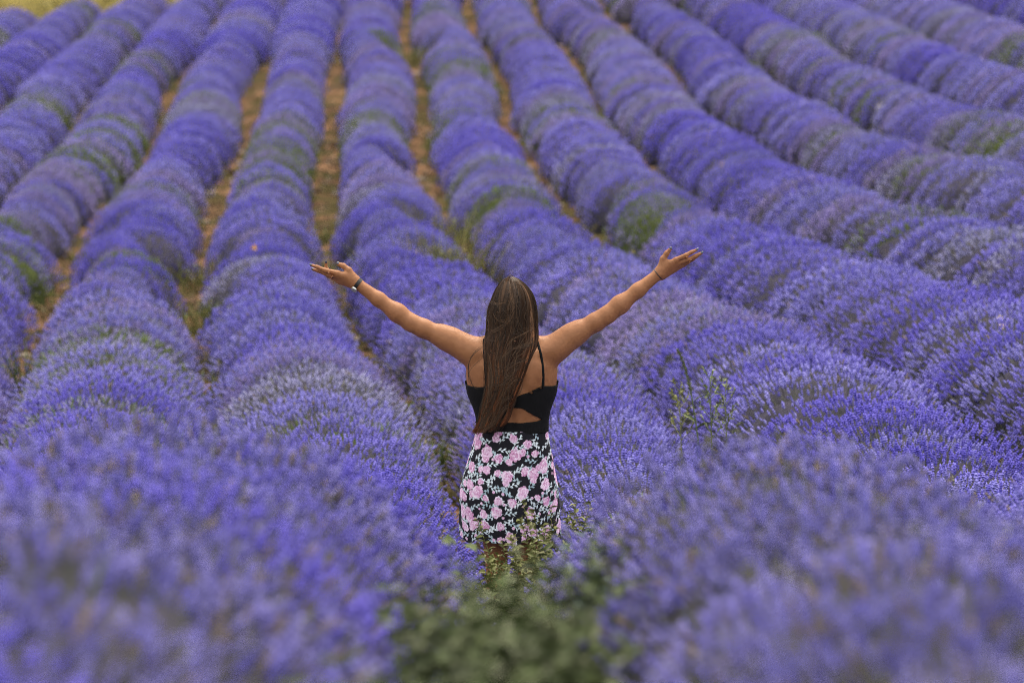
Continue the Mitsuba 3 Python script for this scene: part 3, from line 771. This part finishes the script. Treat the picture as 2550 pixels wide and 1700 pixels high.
loose([(1213, 818), (1236, 822), (1258, 812), (1275, 795)], .0007, 9, 2.5, BR)
loose([(1337, 850), (1310, 861), (1280, 870), (1258, 886), (1233, 893)], .0009, 13, 2.5, BR)
loose([(1334, 838), (1304, 858), (1282, 868), (1262, 872)], .0007, 9, 2.5, BR)
loose([(1330, 815), (1312, 830), (1290, 838), (1272, 850)], .0007, 7, 2.5, BR)
loose([(1314, 892), (1288, 904), (1268, 916), (1258, 945)], .0009, 12, 2.5, BR)
loose([(1304, 914), (1278, 927), (1256, 953), (1226, 957)], .0008, 10, 2.5, BR)
loose([(1292, 940), (1268, 955), (1250, 985), (1243, 1000)], .0008, 10, 2.5, BR)
loose([(1276, 988), (1252, 1000), (1240, 1020), (1222, 1046)], .0009, 12, 2.5, BR)
loose([(1266, 1010), (1246, 1027), (1226, 1054), (1196, 1068)], .0009, 12, 2.8, BR)
loose([(1216, 900), (1222, 950), (1212, 1000), (1194, 1064)], .0009, 15, 2.8, BR)
loose([(1206, 870), (1216, 905), (1222, 950), (1214, 990)], .0008, 12, 2.5, BR)
loose([(1232, 905), (1238, 960), (1226, 1010), (1200, 1068)], .0014, 9, 2.4, (.065, .035, .018))
for k in range(46):         # ragged ends flicked to the left
    u0, v0 = hr.uniform(1196, 1250), hr.uniform(1015, 1050)
    u1 = u0 - hr.uniform(6, 26)
    loose([(u0, v0), (u0 - (u0 - u1) * .35, v0 + 16), (u1, min(1084, v0 + hr.uniform(26, 42)))], .0012, 1, .8, (.055, .031, .017))
loose([(1202, 860), (1180, 880), (1168, 905), (1168, 930), (1176, 955), (1190, 968)], .0009, 2, .8, off=-.112)
loose([(1206, 890), (1188, 902), (1172, 920), (1166, 938), (1172, 958)], .0009, 1, off=-.115)
loose([(1206, 862), (1186, 876), (1172, 892), (1166, 915), (1170, 946)], .0009, 1, off=-.112)
loose([(1217, 762), (1207, 752), (1211, 745), (1220, 742)], .0006, 2, .8, off=-.03)
loose([(1211, 832), (1196, 838), (1190, 828), (1194, 818)], .0006, 2, .8, off=-.04)
loose([(1337, 800), (1341, 830), (1338, 850)], .0008, 2, .8, off=-.05)
for k in range(150):        # flyaways along the outline and over the fall
    v0 = hr.uniform(700, 1000)
    right = hr.random() < .45
    m_, h_ = float(hcx(v0)), float(hw(v0)) * 602
    ln = hr.uniform(30, 110)
    u0 = m_ + (h_ if right else -h_) * hr.uniform(.6, .98)
    o = (1 if right else -1) * hr.uniform(1, 9)
    v1 = min(1076, v0 + ln)
    m1, h1 = float(hcx(v1)), float(hw(v1)) * 602
    u1 = m1 + (h1 if right else -h1) * hr.uniform(.7, 1.0)
    um = (u0 + u1) / 2 + o
    loose([(u0, v0), (um, (v0 + v1) / 2), (u1 + o * .3, v1)], .00075, 1, 0, (.05, .031, .019), off=float(hdy((v0 + v1) / 2)) - .25 * float(hb(v0)))
for k in range(90):        # tousled strands wandering over the back of the hair
    v0 = hr.uniform(715, 960)
    a = hr.uniform(-.85, .85)
    pts_ = []
    for j in range(5):
        v = min(1074, v0 + j * hr.uniform(16, 34))
        a = np.clip(a + hr.normal(-.04, .16), -.97, .97)
        pts_.append((float(hcx(v)) + a * float(hw(v)) * 602, v))
    loose(pts_, .0010, 1, .5, np.array([.050, .029, .016]) * hr.uniform(.5, 1.4), out=1.03)
loose([(1262, 694), (1270, 686), (1279, 690)], .0007, 3, .8, off=-.0)
key = W_ + '__hair'
scene[key] = hbits.ply('mat_hair', smooth=True)
labels[key] = {'label': 'long dark brown hair blown to the left, down to the waist'}

# ------------------------------------------------------------------ weeds in the paths, grass beyond the field, stray flowers
wr = np.random.default_rng(21)
def blade(bits, base, d, ln, wd, bend, col, n=4):
    """A grass blade: a tapering strip that droops along its length."""
    d = d / np.linalg.norm(d)
    side = np.cross(d, [0, 0, 1.0]); side /= np.linalg.norm(side) + 1e-9
    ang = wr.uniform(0, 3.14)
    side = side * math.cos(ang) + np.cross(d, side) * math.sin(ang)
    t = np.linspace(0, 1, n)[:, None]
    p = base + d * ln * t + np.array([d[0], d[1], -0.6]) * bend * ln * t**2
    w = wd * (1 - t**1.6) * 0.5 + 0.0004
    v = np.stack([p - side * w, p + side * w], 1).reshape(-1, 3)
    f = [[2 * i, 2 * i + 1, 2 * i + 3] for i in range(n - 1)] + [[2 * i, 2 * i + 3, 2 * i + 2] for i in range(n - 1)]
    bits.add(v, f, np.asarray(col) * (0.75 + 0.25 * np.repeat(t, 2, 0)))

def leaf(bits, base, d, ln, wd, col, fold=0.25):
    """An ovate leaf, folded along its midrib and curling at the tip."""
    d = d / np.linalg.norm(d)
    side = np.cross(d, [0, 0, 1.0]); side /= np.linalg.norm(side) + 1e-9
    up = np.cross(side, d)
    a = wr.normal(0, 0.6)
    side, up = side * math.cos(a) + up * math.sin(a), up * math.cos(a) - side * math.sin(a)
    ts, ws = [0, .18, .45, .75, 1], [.06, .7, 1, .6, .02]
    v = []
    for t, w in zip(ts, ws):
        m = base + d * ln * t - np.array([0, 0, 1]) * ln * .22 * t * t
        v += [m - side * wd * .5 * w + up * wd * fold * w, m, m + side * wd * .5 * w + up * wd * fold * w]
    f = []
    for i in range(4):
        k = 3 * i
        f += [[k, k + 1, k + 4], [k, k + 4, k + 3], [k + 1, k + 2, k + 5], [k + 1, k + 5, k + 4]]
    bits.add(v, f, np.asarray(col) * wr.uniform(.8, 1.2))

def stem(bits, pts_, r0, r1, col):
    p = np.asarray(pts_, float)
    v, f = tube(p, np.linspace(r0, r1, len(p)), 5, up=np.array([.3, 1.0, .1]))
    bits.add(v, f, col)

def new_key(name):
    key, n = name, 1
    while key in scene or key in labels:
        key, n = f'{name}_{n:03d}', n + 1
    return key

def tuft(u, v, size, label, col=(.13, .15, .045), n=90, tall=1.0, group='tufts of weeds in the paths between rows', straw=.25, h=0.0):
    """A tuft of grassy weeds rooted on the ground that is seen at the pixel."""
    g = ground_hit(u, v, .30 * size / .34)
    b = Bits()
    size *= 1.25
    for i in range(n):
        o = wr.normal(0, .34, 2) * size
        z = float(terrain(g[0] + o[0], g[1] + o[1]))
        d = np.array([o[0] * .9 / size + wr.normal(0, .25), o[1] * .9 / size + wr.normal(0, .25), 1.3])
        c = np.array(col) * wr.uniform(.6, 1.4)
        if wr.random() < straw:
            c = np.array([.30, .24, .09]) * wr.uniform(.6, 1.2)
        blade(b, np.array([g[0] + o[0], g[1] + o[1], z - .01]), d, size * tall * wr.uniform(.5, 1.1), .009 + .006 * wr.random(), wr.uniform(.1, .5), c)
        if i % 3 == 0:
            leaf(b, np.array([g[0] + o[0], g[1] + o[1], z + size * tall * wr.uniform(.1, .6)]), d + wr.normal(0, .6, 3), .05 * wr.uniform(.6, 1.3), .022, c)
    key = new_key('weed_tuft')
    scene[key] = b.ply('mat_leaf')
    labels[key] = {'label': label, 'category': 'weed', 'group': group}


for a, k in TUFTS:
    tuft(*a, **k)

# low weeds and litter along all the paths
b = Bits()
for r in range(-5, 7):
    for k in range(620 if r in (-2, -1, 0) else 420):
        Y = 9 + 62 * wr.random()**1.4
        x = float(row_x(Y)) + SPACING * r + wr.normal(0, .19)
        u, v, dep = project([x, Y, float(terrain(x, Y))])
        if not (-80 < u < W0 + 80):
            continue
        if meshkit.noise(np.array([[x * .8 + 3 * r, Y * .45, 0.5]]), 2)[0] < .33:
            continue
        g = np.array([x, Y, float(terrain(x, Y)) - .02])
        c = np.array([.11, .12, .04]) if wr.random() < .55 else np.array([.20, .135, .075])
        for i in range(3):
            blade(b, g + np.r_[wr.normal(0, .05, 2), 0], np.r_[wr.normal(0, .5, 2), 1.0], wr.uniform(.06, .22), .012, wr.uniform(.1, .5), c * wr.uniform(.6, 1.3), n=3)
scene['path_weeds'] = b.ply('mat_leaf')
labels['path_weeds'] = {'label': 'sparse low weeds and dry stalks scattered along the bare paths', 'category': 'ground cover', 'kind': 'stuff'}

# clods and stones lying on the paths
b = Bits()
lump = trimesh.creation.icosphere(1)
for r in range(-6, 8):
    for k in range(260 if -4 < r < 3 else 120):
        Y = 12 + 74 * wr.random()
        x = float(row_x(Y)) + SPACING * r + float(weave(r, Y)) + wr.normal(0, .16)
        u, v, dep = project([x, Y, float(terrain(x, Y))])
        if not (-60 < u < W0 + 60):
            continue
        s = .018 + .05 * wr.random()**3
        lv = lump.vertices * (.7 + .6 * meshkit.noise(lump.vertices * 1.9 + wr.uniform(0, 50), 4))[:, None] * s * np.array([1.2, 1.0, .7])
        a = wr.uniform(0, 6.3)
        lv = lv @ np.array([[math.cos(a), -math.sin(a), 0], [math.sin(a), math.cos(a), 0], [0, 0, 1]])
        b.add(lv + [x, Y, float(terrain(x, Y)) + .012], lump.faces, np.array([.18, .12, .08]) * wr.uniform(.45, 1.35) if wr.random() < .85 else np.array([.30, .26, .22]) * wr.uniform(.7, 1.2))
scene['soil_clods'] = b.ply('mat_plant')
labels['soil_clods'] = {'label': 'clods of dry brown soil and small stones strewn on the paths', 'category': 'soil', 'kind': 'stuff'}

# dry grass beyond the ends of the rows
b = Bits()
for k in range(5200):
    x = wr.uniform(-17.5, -2.0)
    Y = max(84.5, min(93.5, 85.6 + (x + 12) * 1.15)) + .9 + 15 * wr.random()
    g = np.array([x, Y, float(terrain(x, Y)) - .02])
    c = np.array([.16, .16, .05]) if meshkit.noise(np.array([[x * .7, Y * .7, 3.0]]))[0] > .5 else np.array([.30, .23, .085])
    blade(b, g, np.r_[wr.normal(0, .4, 2), 1.0], wr.uniform(.12, .34), .03, wr.uniform(.1, .5), c * wr.uniform(.6, 1.3), n=3)
scene['dry_grass'] = b.ply('mat_leaf')
labels['dry_grass'] = {'label': 'golden green dry grass beyond the ends of the lavender rows', 'category': 'grass', 'kind': 'stuff'}

# leafy weeds that fill the path between the photographer and the woman
def leafy(x, Y, h, label, col=(.075, .105, .03), leaves=60, lsize=.055, spread=.10, branches=4, tips=None, q0=.15):
    z = float(terrain(x, Y))
    key = new_key('leafy_weed')
    labels[key] = {'label': label, 'category': 'weed', 'group': 'leafy weeds in the path in front of the woman'}
    st, lf = Bits(), Bits()
    for k in range(branches):
        a = wr.uniform(0, 6.3)
        lean = spread * wr.uniform(.2, 1.2)
        hh = h * (1 if k == 0 else wr.uniform(.6, 1.0))
        t = np.linspace(0, 1, 7)[:, None]
        p = np.array([x, Y, z - .02]) + np.array([math.cos(a) * lean, math.sin(a) * lean, 0]) * t**1.5 + np.array([0, 0, hh]) * t
        stem(st, p, .0032, .0012, np.array(col) * [1.1, 1.0, .8])
        for i in range(leaves // branches):
            q = q0 + (1 - q0) * (i + wr.random()) / (leaves // branches)
            b0 = np.array([np.interp(q, t[:, 0], p[:, j]) for j in range(3)])
            th = i * 2.4 + wr.normal(0, .4)
            d = np.array([math.cos(th), math.sin(th), wr.uniform(.1, .9)])
            s = lsize * wr.uniform(.6, 1.25) * (1.15 - .55 * q)
            c = np.array(col) * wr.uniform(.65, 1.4)
            if tips is not None and q > .72:
                c = np.array(tips) * wr.uniform(.7, 1.3)
            leaf(lf, b0, d, s, s * wr.uniform(.42, .6), c)
    scene[key + '__stem'] = st.ply('mat_leaf')
    scene[key + '__foliage'] = lf.ply('mat_leaf')
    labels[key + '__foliage'] = {'kind': 'stuff'}
    return key
def leafy_at(u, v, Y, label, hmin=.1, **k):
    """A leafy weed whose top reaches the pixel at distance Y."""
    p = at(u, v, Y)
    leafy(p[0], Y, max(hmin, p[2] - float(terrain(p[0], Y))), label, **k)
LIME = (.115, .125, .034)
leafy_at(1385, 1225, 14.9, 'yellow-green leafy weed reaching highest against the right edge of the skirt', col=(.12, .14, .04), leaves=900, lsize=.050, tips=LIME, branches=16, spread=.17, q0=.45)
leafy_at(1300, 1290, 14.7, 'lime-tipped leafy weed in front of the middle of the skirt hem', col=(.10, .13, .04), leaves=800, lsize=.046, tips=LIME, branches=16, spread=.18, q0=.45)
leafy_at(1262, 1345, 14.4, 'small lime-tipped weed in front of the skirt hem, left of the middle', col=(.11, .13, .04), leaves=520, lsize=.046, tips=LIME, branches=12, spread=.13, q0=.45)
leafy_at(1238, 1418, 14.3, 'olive weed hiding most of the left leg of the woman', col=(.07, .09, .028), leaves=700, lsize=.048, branches=14, spread=.13, q0=.35)
leafy_at(1330, 1335, 14.2, 'olive leafy weed covering the right leg of the woman', col=(.12, .13, .035), leaves=1000, lsize=.052, branches=18, spread=.18, q0=.4)
leafy_at(1290, 1395, 14.0, 'bushy green weed between the legs of the woman, below the hem', col=(.085, .11, .03), leaves=900, lsize=.050, branches=18, spread=.17, q0=.4)
leafy_at(1225, 1425, 13.6, 'dark green weed covering the left shin of the woman', col=(.065, .095, .03), leaves=800, lsize=.052, branches=16, spread=.15, q0=.4)
leafy_at(1372, 1262, 14.6, 'second yellow-green weed at the right edge of the skirt, lower than its neighbour', col=(.085, .10, .03), leaves=800, lsize=.050, tips=LIME, branches=16, spread=.15, q0=.45)
leafy_at(1420, 1330, 13.6, 'olive weed just right of the right leg, under the skirt hem', col=(.07, .09, .028), leaves=900, lsize=.052, branches=16, spread=.16, q0=.4)
leafy_at(1440, 1290, 11.8, 'blue-green blurred weed to the right of the skirt hem', col=(.085, .13, .085), leaves=200, lsize=.06, branches=5, spread=.10)
leafy_at(1460, 1345, 10.6, 'dark green blurred weed at the right, below the skirt hem', col=(.055, .08, .03), leaves=260, lsize=.062, branches=6, spread=.10)
leafy_at(1385, 1385, 10.2, 'dark blurred weed right of the legs, near the middle of the path', col=(.05, .075, .025), leaves=240, lsize=.055, branches=6, spread=.10)
leafy_at(1160, 1275, 11.5, 'blurred green weed left of the skirt with one broad leaf', col=(.085, .12, .03), leaves=26, lsize=.085, branches=3, spread=.06)
leafy_at(1120, 1300, 9.6, 'blurred green weed at the left edge of the path, beside the lavender', col=(.085, .115, .035), leaves=24, lsize=.07, branches=3, spread=.05)
leafy_at(1145, 1450, 8.2, 'blurred dark weed with one large oval leaf, left of the legs', col=(.065, .095, .025), leaves=40, lsize=.085, branches=4, spread=.05)
LOW = [(float(u + wr.normal(0, 14)), float(v + wr.normal(0, 16))) for u, v in [(1010, 1520), (1060, 1440), (1110, 1400), (1160, 1430), (1200, 1395), (1250, 1415), (1300, 1385), (1350, 1400), (1400, 1375), (1440, 1430),
       (1040, 1530), (1100, 1500), (1150, 1520), (1205, 1480), (1260, 1500), (1315, 1470), (1370, 1490), (1425, 1470), (1470, 1530), (990, 1600), (1050, 1620), (1110, 1590), (1170, 1610), (1230, 1580), (1290, 1600), (1350, 1570), (1410, 1590), (1460, 1620), (1000, 1680), (1150, 1680), (1320, 1670)]]
TIER = lambda q: 0 if q[1] > 1555 else 1 if q[1] > 1450 else 2
WHERE = ['nearest the camera, at the bottom edge', 'in the middle depth of the green patch', 'at the back of the green patch, below the legs']
NTH = ['leftmost'] + [f'{q} from left' for q in 'second third fourth fifth sixth seventh eighth ninth tenth eleventh twelfth thirteenth fourteenth fifteenth sixteenth'.split()]
for tier in range(3):
    line = sorted(q for q in LOW if TIER(q) == tier)
    for i, (u, v) in enumerate(line):
        Y = 4.5 + (1700 - v) / 305 * 2.5
        nth = NTH[i]
        leafy_at(u, v, Y, f'blurred dark weed {WHERE[tier]}, {nth}', col=np.array([.038, .055, .013]) * wr.uniform(.75, 1.5), leaves=280, lsize=.048 + .020 * wr.random(), branches=9, spread=.12, hmin=.2)
leafy_at(1530, 1330, 7.4, 'dark green weed poking out of the lavender, right of the skirt hem', col=(.045, .068, .026), leaves=200, lsize=.05, branches=7, spread=.09)
leafy_at(1495, 1370, 7.2, 'dark green weed leaning on the lavender below the skirt hem, on the right', col=(.04, .06, .022), leaves=220, lsize=.05, branches=7, spread=.10)
leafy_at(1450, 1285, 8.4, 'grey-green weed tip just right of the skirt hem', col=(.10, .14, .10), leaves=160, lsize=.045, branches=5, spread=.08)

# two tall weeds standing in the lavender on the right
def stalk():
    key = new_key('seed_stalk')
    labels[key] = {'label': 'tall green grass stalk with a drooping seed head, right of the woman', 'category': 'weed'}
    Y = 18.6
    pix = [(1738, 1090), (1731, 1040), (1722, 985), (1711, 935), (1700, 900), (1688, 872)]
    p = np.array([at(u, v, Y) for u, v in pix])
    st, hd = Bits(), Bits()
    stem(st, np.vstack([p[0] - [0, 0, .35], p]), .0052, .0022, (.10, .13, .05))
    from scipy.interpolate import CubicSpline
    cs = CubicSpline(np.linspace(0, 1, 6), p)
    for i in range(70):
        t = .42 + .58 * i / 69
        d = cs(min(1, t + .02)) - cs(t - .02)
        th = i * 2.4
        q = d / np.linalg.norm(d) + .55 * np.array([math.cos(th), math.sin(th), .1])
        leaf(hd, cs(t), q, .032 * (1.25 - t * .7), .009, np.array([.13, .15, .07]) * wr.uniform(.7, 1.4))
    for t, s in ((.1, 1), (.22, -1), (.34, 1), (.16, -1)):
        leaf(st, cs(t), np.array([s * .6, wr.normal(0, .3), .5]), .10, .020, (.08, .11, .035))
    scene[key + '__stem'] = st.ply('mat_leaf')
    scene[key + '__seed_head'] = hd.ply('mat_leaf')
stalk()
def branchy(u, vtop, vbase, Y, label, col):
    key = new_key('branching_weed')
    labels[key] = {'label': label, 'category': 'weed'}
    a, b_ = at(u + 8, vbase, Y), at(u, vtop, Y)
    st, lf = Bits(), Bits()
    t = np.linspace(0, 1, 9)[:, None]
    p = a - [0, 0, .3] + (b_ - a + [0, 0, .3]) * t
    stem(st, p, .004, .0018, np.array(col))
    for i in range(13):
        q = .45 + .55 * i / 12
        b0 = p[0] + (p[-1] - p[0]) * q
        th = i * 2.4
        d = np.array([math.cos(th) * .7, math.sin(th) * .7, .8]) * .085 * (1.3 - q * .7)
        br = np.array([b0, b0 + d * .5, b0 + d + [0, 0, .012]])
        stem(st, br, .0022, .0011, np.array(col))
        for k in range(9):
            leaf(lf, br[1] + (br[2] - br[1]) * (k / 7), d / .08 + wr.normal(0, .5, 3), .024 * wr.uniform(.7, 1.3), .011, np.array(col) * wr.uniform(.8, 1.6))
    scene[key + '__stem'] = st.ply('mat_leaf')
    scene[key + '__foliage'] = lf.ply('mat_leaf')
branchy(1768, 945, 1060, 18.3, 'small branching green weed just right of the tall grass stalk', (.12, .15, .05))
branchy(1806, 965, 1050, 18.6, 'thin pale weed furthest right of the weeds beside the grass stalk', (.14, .16, .07))
branchy(1692, 975, 1050, 18.9, 'low yellow-green weed left of the tall grass stalk', (.17, .18, .05))
branchy(1668, 385, 440, 52, 'bright green weed rising from a lavender row in the middle distance', (.13, .19, .05))
branchy(1203, 585, 660, 40, 'thin green weed rising in front of the lavender left of the head', (.12, .15, .06))

# stray flowers
def flower(u, v, lift, label, col, n=7, r=.045):
    key = new_key('wildflower')
    labels[key] = {'label': label, 'category': 'flower'}
    g = ground_hit(u, v, lift)
    pt, st = Bits(), Bits()
    for k in range(n):
        a = 2 * math.pi * k / n
        leaf(pt, g, np.array([math.cos(a), -.35 + .4 * math.sin(a), .35 + .7 * math.sin(a)]), r * wr.uniform(.85, 1.1), r * .75, col, fold=.1)
    stem(st, [g - [0, 0, .35], g - [0, 0, .15], g], .003, .002, (.10, .13, .05))
    scene[key + '__petals'] = pt.ply('mat_leaf')
    scene[key + '__stem'] = st.ply('mat_leaf')
flower(632, 617, .66, 'single orange flower in the row left of the raised left hand', (.62, .36, .06), r=.040)
flower(2490, 790, .60, 'pale blossom above the right edge path, upper of a pair', (.55, .48, .44), r=.024)
flower(2497, 812, .60, 'pale blossom above the right edge path, lower of a pair', (.55, .45, .40), r=.024)
flower(2188, 263, .62, 'whitish blossom far up on a lavender row at the right', (.42, .40, .46), r=.04)
flower(1798, 408, .62, 'pinkish blossom on a lavender row above the right hand', (.42, .32, .36), r=.035)
